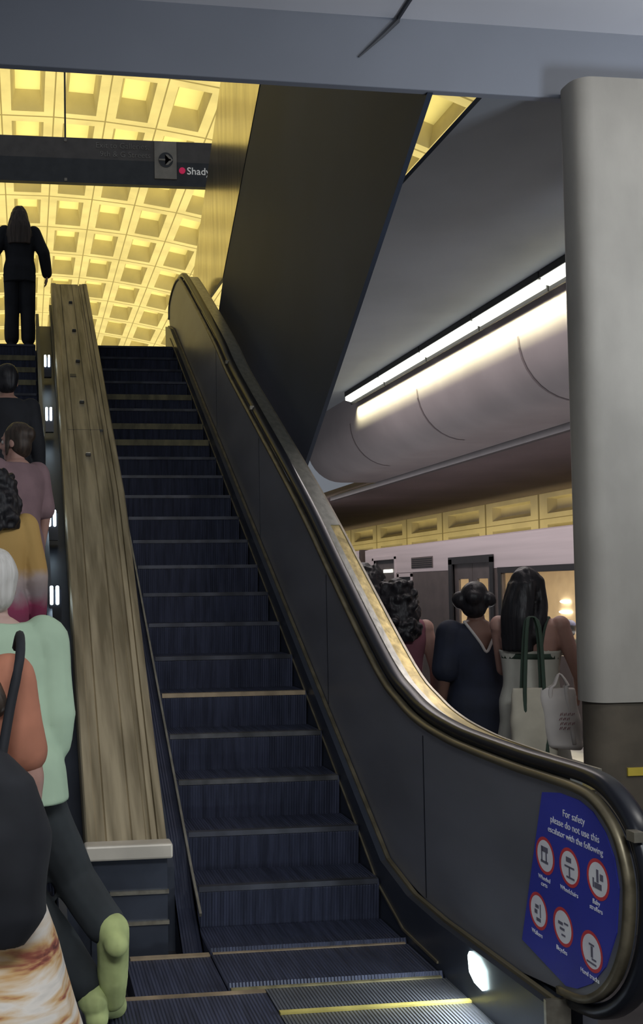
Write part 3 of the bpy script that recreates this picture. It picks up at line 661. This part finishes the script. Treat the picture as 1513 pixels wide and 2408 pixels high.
def cloth(c, P, root, Mh):
    kind, m = c['kind'], c['mat']; e = c.get('ease', .014)
    bm = NB()
    if kind == 'top':
        loft(bm, tor(c.get('hem', .86), c.get('neck', 1.455), c.get('fn', e)))
        sl = c.get('sleeve', 0)
        for s in ('R', 'L'):
            sh, el, wr = [Vector(P[q + s]) for q in ('sh', 'el', 'wr')]
            if sl > 0:
                r0 = .058 + e; r1 = .044 + e * c.get('flare', 1); r2 = .033 + e * c.get('flare', 1)
                if sl <= .5: capsules(bm, [sh, sh.lerp(el, sl * 2)], [r0, r1 + .004])
                else: capsules(bm, [sh, el, el.lerp(wr, min(1, (sl - .5) * 2))], [r0, r1, r2])
            else: ball(bm, sh.lerp(Vector((0, sh.y, sh.z)), .18), (.05 + e * .5, .058 + e * .5, .05 + e * .5))
    elif kind == 'dress':
        rr = tor(.86, c.get('neck', 1.455), c.get('fn', e)); low = c.get('hem', .3)
        w, d = rr[0][1], rr[0][2]; fl = c.get('flare', .12)
        rr = [(low + (.86 - low) * t / 6, w + fl * (1 - t / 6), d + fl * .8 * (1 - t / 6), -.003) for t in range(6)] + rr
        loft(bm, rr)
        sl = c.get('sleeve', 0)
        for s in ('R', 'L'):
            sh, el = Vector(P['sh' + s]), Vector(P['el' + s])
            if sl > 0: capsules(bm, [sh, sh.lerp(el, sl * 2)], [.058 + e, .056 + e])
    elif kind == 'skirt':
        w = c.get('w', .18); fl = c.get('flare', .1); top, low = c.get('top', 1.03), c.get('hem', .2)
        loft(bm, [(low + (top - low) * t / 8, (w + fl * (1 - t / 8)) * (1 if t < 7 else .9), .13 + fl * .8 * (1 - t / 8), 0) for t in range(9)])
    elif kind == 'trousers':
        loft(bm, tor(.84, c.get('waist', 1.03), e))
        for s in ('R', 'L'):
            hp, kn, an = [Vector(P[q + s]) for q in ('hip', 'kn', 'an')]
            capsules(bm, [hp, kn, kn.lerp(an, c.get('len', .95))], [.088 + e, .062 + e * 1.3, .054 + e * 1.5])
    b = fuse(bm, c.get('voxel', .011), 3)
    wrinkle(b, c.get('wr', .006), 9, .6, random.random() * 9)
    if c.get('cut'):
        kill = [v for v in b.verts if c['cut'](v.co)]
        bmesh.ops.delete(b, geom=kill, context='VERTS')
    o = obj(c['name'], b, m, root, True)
    if c.get('cut'):
        md = o.modifiers.new('cloth', 'SOLIDIFY'); md.thickness = .006; md.offset = -1
    return o
def do_hair(h, m, root, Mh):
    kind = h['kind']; bm = NB(); inv = Mh
    ball(bm, (0, -.030, .040), (.090, .098, .098), 18); ball(bm, (0, -.05, -.01), (.082, .07, .09), 14)
    if kind == 'long':
        L = h['len']; w = h.get('w', .13)
        n = 8; z0 = .05; rows = []
        for k in range(n + 1):
            t = k / n; z = z0 - (z0 + L) * t
            rows.append((z, .088 + (w - .088) * min(1, t * 1.6) * (1 - .25 * max(0, t - .7) / .3), .075 - .022 * t, -.062 - .07 * min(1, t * 2.2)))
        loft(bm, rows[::-1])
        for s in (-1, 1): capsules(bm, [(s * .07, .0, .05), (s * .088, -.01, -.06), (s * .105, -.05, -.15), (s * h.get('side', .11), -.1, -.25)], [.035, .032, .04, .04])
    elif kind == 'bun':
        ball(bm, (0, -.10, h.get('bz', .02)), (.055, .05, .05), 14)
        if h.get('two'): ball(bm, (.085, -.06, .02), (.05, .05, .05)); ball(bm, (-.085, -.06, .02), (.055, .05, .055))
        if h.get('loose'): capsules(bm, [(-.06, .03, .06), (-.08, .02, -.02), (-.07, .03, -.08)], [.02, .016, .01])
    elif kind == 'curly':
        L = h.get('len', .3); n = 8
        loft(bm, [(.10 - (.10 + L) * t / n, .085 + .05 * math.sin(min(1, t / n * 1.25) * 2.2), .075 + .03 * math.sin(t / n * 2.5), -.045 - .06 * t / n) for t in range(n + 1)][::-1], 20, 2)
        for i in range(90):
            a = random.uniform(3.4, 6.0) if i % 3 else random.uniform(0, 6.28); z = random.uniform(-L, .11); rr = .085 + .05 * math.sin(min(1, (.1 - z) / (.1 + L) * 1.25) * 2.2)
            if math.sin(a) > .2 and z < .08: continue
            ball(bm, (rr * math.cos(a), -.05 + rr * .85 * math.sin(a) - (.04 if z < -.12 else 0), z), random.uniform(.018, .032), 8)
    elif kind == 'short':
        ball(bm, (0, -.045, .0), (.086, .075, .085), 14)
    b = fuse(bm, .009, 4)
    if kind == 'curly': wrinkle(b, .010, 30, 1, 3)
    elif kind == 'long': wrinkle(b, .010, 28, .12, 3)
    else: wrinkle(b, .006, 22, .6, 3)
    b.transform(Mh)
    return obj('hair', b, m, root, True)
CL = {}
CL['black'] = mat('black cloth', (.012, .013, .017), .8, 0, .2, (9, 9, 9)); CL['navy'] = mat('navy cloth', (.010, .014, .030), .8, 0, .2, (9, 9, 9))
CL['charcoal'] = mat('charcoal cloth', (.022, .027, .03), .85, 0, .2, (8, 8, 8)); CL['mauve'] = mat('dusty pink cloth', (.23, .145, .155), .85, 0, .1, (8, 8, 8))
CL['mint'] = mat('mint cloth', (.42, .56, .40), .85, 0, .08, (5, 5, 5)); CL['coral'] = mat('coral cloth', (.50, .20, .12), .85, 0, .18, (6, 6, 6))
CL['pinktop'] = mat('rose cloth', (.20, .07, .09), .85); CL['cream_dress'] = mat('pale green dress cloth', (.48, .47, .40), .85, 0, .1, (6, 6, 6))
CL['white_trim'] = mat('white piping', (.5, .48, .45), .8); CL['green'] = mat('dark green webbing', (.035, .06, .04), .8); CL['lime'] = mat('lime green shoe cloth', (.40, .46, .19), .8, 0, .2, (9, 9, 9))
CL['jeans'] = mat('dark denim', (.02, .025, .05), .8); CL['dkred'] = mat('dark cloth', (.03, .02, .02), .8)
CL['sweater'] = bands('yellow white and crimson sweater', [(.0, (.10, .03, .05)), (.28, (.24, .03, .08)), (.40, (.30, .24, .24)), (.52, (.42, .33, .30)), (.60, (.45, .27, .08)), (1.0, (.48, .30, .09))], 'Z', 'Generated', distort=.12)
CL['feather'] = None
def feather():
    m = bpy.data.materials.new('feather print cloth'); m.use_nodes = True; nt = m.node_tree; b = nt.nodes['Principled BSDF']; b.inputs['Roughness'].default_value = .8
    tc = nt.nodes.new('ShaderNodeTexCoord'); mp = nt.nodes.new('ShaderNodeMapping'); mp.inputs['Rotation'].default_value = (.3, .9, .2); mp.inputs['Scale'].default_value = (3, 3, 9)
    nt.links.new(tc.outputs['Object'], mp.inputs[0]); w = nt.nodes.new('ShaderNodeTexNoise'); w.inputs['Scale'].default_value = 1.5; w.inputs['Detail'].default_value = 5; w.inputs['Distortion'].default_value = .8
    mp.inputs['Scale'].default_value = (1.6, 1.6, 11); nt.links.new(mp.outputs[0], w.inputs[0]); rp = nt.nodes.new('ShaderNodeValToRGB'); cr = rp.color_ramp; cr.elements[0].position = .36; cr.elements[1].position = .72
    cr.elements[0].color = (.10, .02, .015, 1); cr.elements[1].color = (.62, .58, .52, 1)
    for p, c in ((.41, (.34, .10, .06)), (.46, (.60, .36, .15)), (.52, (.70, .55, .38)), (.60, (.78, .72, .64))):
        e = cr.elements.new(p); e.color = (*c, 1)
    nt.links.new(w.outputs['Fac'], rp.inputs[0]); nt.links.new(rp.outputs[0], b.inputs['Base Color'])
    return m
CL['feather'] = feather()
def top(n, m, **k): return dict(kind='top', name=n, mat=CL[m], **k)
def trousers(m, **k): return dict(kind='trousers', name='trousers', mat=CL[m], **k)
def stand(y): # tread height under a rider standing at depth y
    z = 0
    for n in NOSE:
        if n <= y: z = max(0, S(n))
    return z
# riders on the left escalator
build_person(LBL('person with very long brown hair and black clothes atop the left escalator', 'riders on the left escalator'), (-.06, 12.55, 4.62), 1.74, 0, 'light',
    dict(elR=(.29, -.05, 1.14), wrR=(.33, .06, .93), elL=(-.29, -.05, 1.14), wrL=(-.33, .06, .93)), dict(kind='long', len=.36, w=.15, side=.12), 'brown',
    [top('jacket', 'black', hem=.78, sleeve=1, ease=.03), trousers('black', ease=.022)], shoes=CL['black'])
build_person(LBL('dark haired rider in dark top, farthest back under the top of the left escalator', 'riders on the left escalator'), (-.13, 7.25, stand(7.25)), 1.62, 0, 'tan', None, dict(kind='short'), 'black',
    [top('shirt', 'black', sleeve=1), trousers('black')], shoes=CL['black'], voxel=.009)
build_person(LBL('rider in dusty pink shirt looking left, dark hair clipped up', 'riders on the left escalator'), (-.06, 6.32, stand(6.2)), 1.66, 38, 'light', dict(head_yaw=28), dict(kind='bun', loose=1, bz=.05), 'dkbrown', width=.92, clothes=
    [top('shirt', 'mauve', sleeve=.4, ease=.03, hem=.78), trousers('black')], shoes=CL['black'])
build_person(LBL('rider with black bobbed hair in yellow and crimson sweater', 'riders on the left escalator'), (-.16, 5.58, stand(5.58)), 1.68, 8, 'tan', dict(elR=(.235, .0, 1.14), wrR=(.25, .1, .93)), dict(kind='curly', len=.20), 'black', width=.9, clothes=
    [top('sweater', 'sweater', sleeve=1, ease=.028, hem=.86, flare=1.3), trousers('jeans')], shoes=CL['black'])
build_person(LBL('white haired person in boxy mint shirt and dark trousers stepping up with one heel lifted', 'riders on the left escalator'), (-.125, 3.80, 0), 1.76, 6, 'pale',
    dict(shR=(.18, -.01, 1.385), elR=(.20, -.02, 1.13), wrR=(.20, .02, .90), hipR=(.13, 0, .88), knR=(.29, .05, .52), anR=(.40, -.12, .37), toR=(.41, -.05, .14), hipL=(-.02, 0, .88), knL=(.12, .04, .46), anL=(.35, -.04, .12), toL=(.44, .10, .04)), dict(kind='short'), 'white',
    [top('shirt', 'mint', sleeve=.72, ease=.035, hem=.83, flare=1.25, fn=lambda z: .03 + max(0, 1.35 - z) * .14, wr=.008), trousers('charcoal', len=.8)], shoes=CL['lime'])
ow = build_person(LBL('person with long curly brown hair, coral top and feather print skirt nearest the camera', 'riders on the left escalator'), (-.225, 2.9, -.01), 1.69, -4, 'light',
    dict(elR=(.235, .0, 1.12), wrR=(.215, .05, .88)), dict(kind='long', len=.36, w=.15, side=.14), 'dkbrown',
    [top('top', 'coral', sleeve=.36, ease=.02, hem=.95), dict(kind='skirt', name='skirt', mat=CL['feather'], w=.19, flare=.22, hem=.3, top=1.03, wr=.012)], shoes=CL['black'])
# black shoulder bag of the coral person
bag = thing('shoulder_bag', 'large black shoulder bag slung beside the coral top and feather print skirt', 'bag', (-.05, 2.6, .55))
b = NB(); loft(b, [(.72, .09, .05, 2.66, -.10), (.80, .145, .075, 2.66, -.095), (1.0, .175, .085, 2.66, -.115), (1.14, .14, .07, 2.66, -.12), (1.22, .06, .04, 2.67, -.13)]); obj('bag_body', wrinkle(fuse(b, .012, 3), .012, 8), CL['black'], bag, True)
b = NB(); ball(b, (-.16, 2.585, .93), (.08, .03, .16), 12); p = obj('front_pocket', b, mat('grey pocket cloth', (.045, .045, .05), .7), bag, True); p['label'] = 'grey front pocket'
b = NB(); tube(b, smooth_path([(-.07, 2.66, 1.18), (-.045, 2.70, 1.32), (-.02, 2.74, 1.44), (-.02, 2.86, 1.50), (-.03, 2.95, 1.46)], 4), .013, 8); obj('strap', b, CL['black'], bag, True)

# people waiting on the platform, behind the balustrade
FZ = -.12
def vcut(z0, hw, zt):
    return lambda c: c.y < 0 and c.z > z0 + abs(c.x) * (zt - z0) / hw and c.z > z0
wn = build_person(LBL('person with hair in a bun and navy dress, white V neckline at the back', 'people waiting on the platform'), (2.885, 6.32, FZ), 1.75, 0, 'brown', dict(head_yaw=-25), dict(kind='bun', bz=.035, two=1), 'black',
    [dict(kind='dress', name='dress', mat=CL['navy'], hem=.35, sleeve=.40, ease=.03, flare=.06, cut=vcut(1.285, .105, 1.46))], shoes=CL['black'])
b = NB()
tube(b, smooth_path([(-.115, -.082, 1.475), (-.075, -.118, 1.405), (-.035, -.138, 1.34), (0, -.142, 1.285), (.035, -.138, 1.34), (.075, -.118, 1.405), (.115, -.082, 1.475)], 4), .009, 8); nt_ = obj('neck_trim', b, CL['white_trim'], wn, True); nt_['label'] = 'white piping along the V neckline'
build_person(LBL('person with loose dark curly hair and rose top, bare arm, behind the navy dress', 'people waiting on the platform'), (2.52, 6.75, FZ), 1.78, -15, 'light', dict(elR=(.235, .0, 1.13)), dict(kind='curly', len=.26), 'black',
    [top('top', 'pinktop', sleeve=0, ease=.012), dict(kind='skirt', name='skirt', mat=CL['black'], hem=.4)], shoes=CL['black'])
build_person(LBL('person with black hair farthest along the platform, showing only above the handrail', 'people waiting on the platform'), (2.60, 7.7, FZ), 1.91, 0, 'brown', None, dict(kind='curly', len=.18), 'black',
    [top('top', 'black', sleeve=1), trousers('black')], shoes=CL['black'])
wt = build_person(LBL('person with long straight dark hair and pale green dress, tote bag on the shoulder', 'people waiting on the platform'), (2.985, 5.80, FZ), 1.83, -38, 'light', width=.93, pose=
    dict(elL=(-.19, .12, 1.14), wrL=(-.08, .24, 1.08), hdL=(.6, .8, .1), elR=(.265, .02, 1.13), wrR=(.235, .20, 1.02), hdR=(-.2, .7, -.6), head_yaw=-22), hair=dict(kind='long', len=.33, w=.098, side=.085), hair_col='black', clothes=
    [dict(kind='dress', name='dress', mat=CL['cream_dress'], hem=.3, ease=.014, flare=.10, neck=1.33, cut=lambda c: c.z > 1.27)], shoes=CL['black'])
b = NB()
for s in (-1, 1): tube(b, smooth_path([(s * .085, -.118, 1.26), (s * .10, -.11, 1.36), (s * .115, -.06, 1.435), (s * .11, .03, 1.42), (s * .09, .10, 1.32)], 4), .008, 6)
ribbon2 = NB(); loft(ribbon2, [(1.215, .168, .128, -.002), (1.245, .172, .129, -.002)]); 
obj('dress_strap', b, CL['green'], wt, True); obj('dress_band', ribbon2, CL['green'], wt, True)
CV = mat('cream canvas', (.50, .46, .36), .85, 0, .08, (9, 9, 9)); CV2 = mat('white printed cloth', (.56, .52, .48), .8, 0, .08, (6, 6, 6)); INK = mat('faded red print', (.30, .12, .14), .8)
def tote(label, loc, w, h, d, m, handle_m, hz, yaw, prints=False, slump=0.0):
    t = thing('tote_bag', label, 'bag', loc); t['local'] = 1; t.rotation_euler = (0, 0, R(yaw))
    b = NB(); loft(b, [(0, w * .86, d * .7, 0), (h * .06, w * .98, d, 0), (h * .5, w, d * .9, 0, slump * .5), (h * .85, w * .95, d * .55, 0, slump), (h, w * .9, d * .3, 0, slump)], 24, 3.2)
    obj('bag_body', wrinkle(fuse(b, .008, 3), .008, 9), m, t, True)
    for s in (-1, 1):
        b = NB(); q = smooth_path([(-w * .42 + slump, s * d * .6, h * .45), (-w * .42 + slump, s * d * .5, h * .95), (-.03 + slump * .6, s * d * .35, hz - .06), (0 + slump * .6, 0, hz), (.04 + slump * .6, s * d * .35, hz - .06), (w * .42 + slump, s * d * .5, h * .95), (w * .42, s * d * 1.0, h * .1)], 4)
        tube(b, q, .011, 8, .5); obj('handle', b, handle_m, t, True)
    if prints:
        b = NB()
        for r_ in range(4):
            for k in range(3 + r_ % 2):
                xx = -.034 + .02 * k + .005 * (r_ % 2); zz = h * .34 + .026 * r_; yy = -d * .97 - .006
                tube(b, [(xx, yy, zz), (xx + .005, yy - .002, zz + .014), (xx + .010, yy, zz + .002), (xx + .013, yy - .002, zz + .015)], .0025, 5)
        obj('print', b, INK, t)
    return t
tote('cream tote bag with dark green straps hanging from the bare shoulder', (2.85, 5.52, .58), .13, .46, .055, CV, CL['green'], .86, -8)
tote('white cloth bag with faded red print held beside the concrete column', (3.00, 5.46, .70), .10, .34, .06, CV2, CV2, .42, -20, True, -.03)
# seated rider in the train
ps = build_person(LBL('person in blue cap seated inside the lit train', None), (6.46, 11.62, -.02), 1.55, 10, 'brown', dict(hipR=(.09, 0, .62), hipL=(-.09, 0, .62)), dict(kind='short'), 'black', [top('coat', 'charcoal', sleeve=1, ease=.02)], voxel=.01)
ps.location.z = -.36
b = NB(); ball(b, (0, -.02, 1.655), (.088, .10, .062), 14); loft(b, [(1.635, .06, .05, .10), (1.645, .06, .05, .10)]); cp_ = obj('cap', fuse(b, .008, 1), mat('blue cap cloth', (.16, .19, .42), .6), ps, True); cp_['label'] = 'blue cap'

# ------------------------------------------------------------------ lights
def area(name, loc, target, size, energy, col, sy=None, spread=180, cam=True):
    L = bpy.data.lights.new(name, 'AREA'); L.shape = 'RECTANGLE'; L.size = size; L.size_y = sy or size; L.energy = energy; L.color = col; L.spread = R(spread)
    o = bpy.data.objects.new(name, L); COL.objects.link(o); o.location = loc
    o.rotation_euler = (Vector(target) - Vector(loc)).to_track_quat('-Z', 'Y').to_euler()
    return o
hu = area('hall uplight', (1, 37, 4.7), (1, 37, 12), 18, 3700, (1, .87, .40), 42, 75)
hu.rotation_euler = (R(180), 0, 0)
tu = area('track uplight', (9.05, 20, 2.5), (9.5, 20, 3.0), .25, 42, (1, .80, .34), 26, 120)
tu.matrix_world = Matrix(((-.75, 0, -.66, 8.95), (0, 1, 0, 20), (.66, 0, -.75, 2.45), (0, 0, 0, 1)))
area('ceiling fill', (.6, -1.2, 4.5), (1.2, 3.2, 0.4), 2.2, 85, (.92, .96, 1), 1.2, 95)  # unseen fill added behind the camera to light the near surfaces
area('platform lamp', (4.0, 2.2, 4.5), (3.0, 5.5, 2.0), 1.2, 72, (1, .97, .90), 1.2)
pl = area('platform lamp', (3.5, 9.0, 4.15), (3.4, 9, 0), 1.0, 75, (1, .9, .9), 7)
pl.rotation_euler = (0, 0, 0)
cl_ = area('cabin light', (7.2, 11.5, 2.1), (7.2, 11.5, 0), .5, 230, (1, .88, .68), 10)
cl_.rotation_euler = (0, 0, 0)
pe = area('train side fill', (5.2, 13, 3.15), (6, 13, 1.6), .25, 100, (1, .90, .91), 14)  # fill added to brighten the platform side of the train
pe.matrix_world = Matrix(((-.888, 0, -.46, 5.2), (0, 1, 0, 13), (-.46, 0, .888, 3.15), (0, 0, 0, 1)))
pu = area('platform fill uplight', (3.5, 11, .9), (3.5, 11, 4), 1.0, 52, (.95, .95, 1), 8)  # upward fill added to lift the platform ceiling, no fixture stands here
pu.matrix_world = Matrix(((-1, 0, 0, 3.5), (0, 1, 0, 11), (0, 0, -1, .9), (0, 0, 0, 1)))
area('floor bounce', (4.2, 2.6, 2.4), (3.4, 3.9, 4.6), .6, 50, (.75, .85, 1), .6)
area('skirt lamp light', (1.70, 3.80, .14), (1.1, 3.85, .0), .12, 5, (.85, .95, 1), .08)
w = bpy.data.worlds.new('station gloom'); SC.world = w; w.use_nodes = True
w.node_tree.nodes['Background'].inputs['Color'].default_value = (.55, .60, .68, 1); w.node_tree.nodes['Background'].inputs['Strength'].default_value = .28

# ------------------------------------------------------------------ camera
cd = bpy.data.cameras.new('camera'); cam = bpy.data.objects.new('camera', cd); COL.objects.link(cam)
cd.sensor_fit = 'VERTICAL'; cd.sensor_height = 36; cd.lens = 2400 / 2408 * 36
cd.shift_x = (1513 / 2 - 353) / 2408; cd.shift_y = (1290 - 1204) / 2408; cd.clip_start = .05
cm = Matrix(((.9927178, .00711506, -.12025283), (-.11985619, -.04174302, -.99191331), (-.01207723, .99910305, -.04058625))).to_4x4(); cm.translation = (0, 0, 1.62)
cam.matrix_world = cm; SC.camera = cam
SC.view_settings.view_transform = 'Standard'; SC.view_settings.look = 'None'; SC.view_settings.gamma = 1; SC.view_settings.use_curve_mapping = False
SC.view_settings.exposure = 0.0
SC.cycles.max_bounces = 6
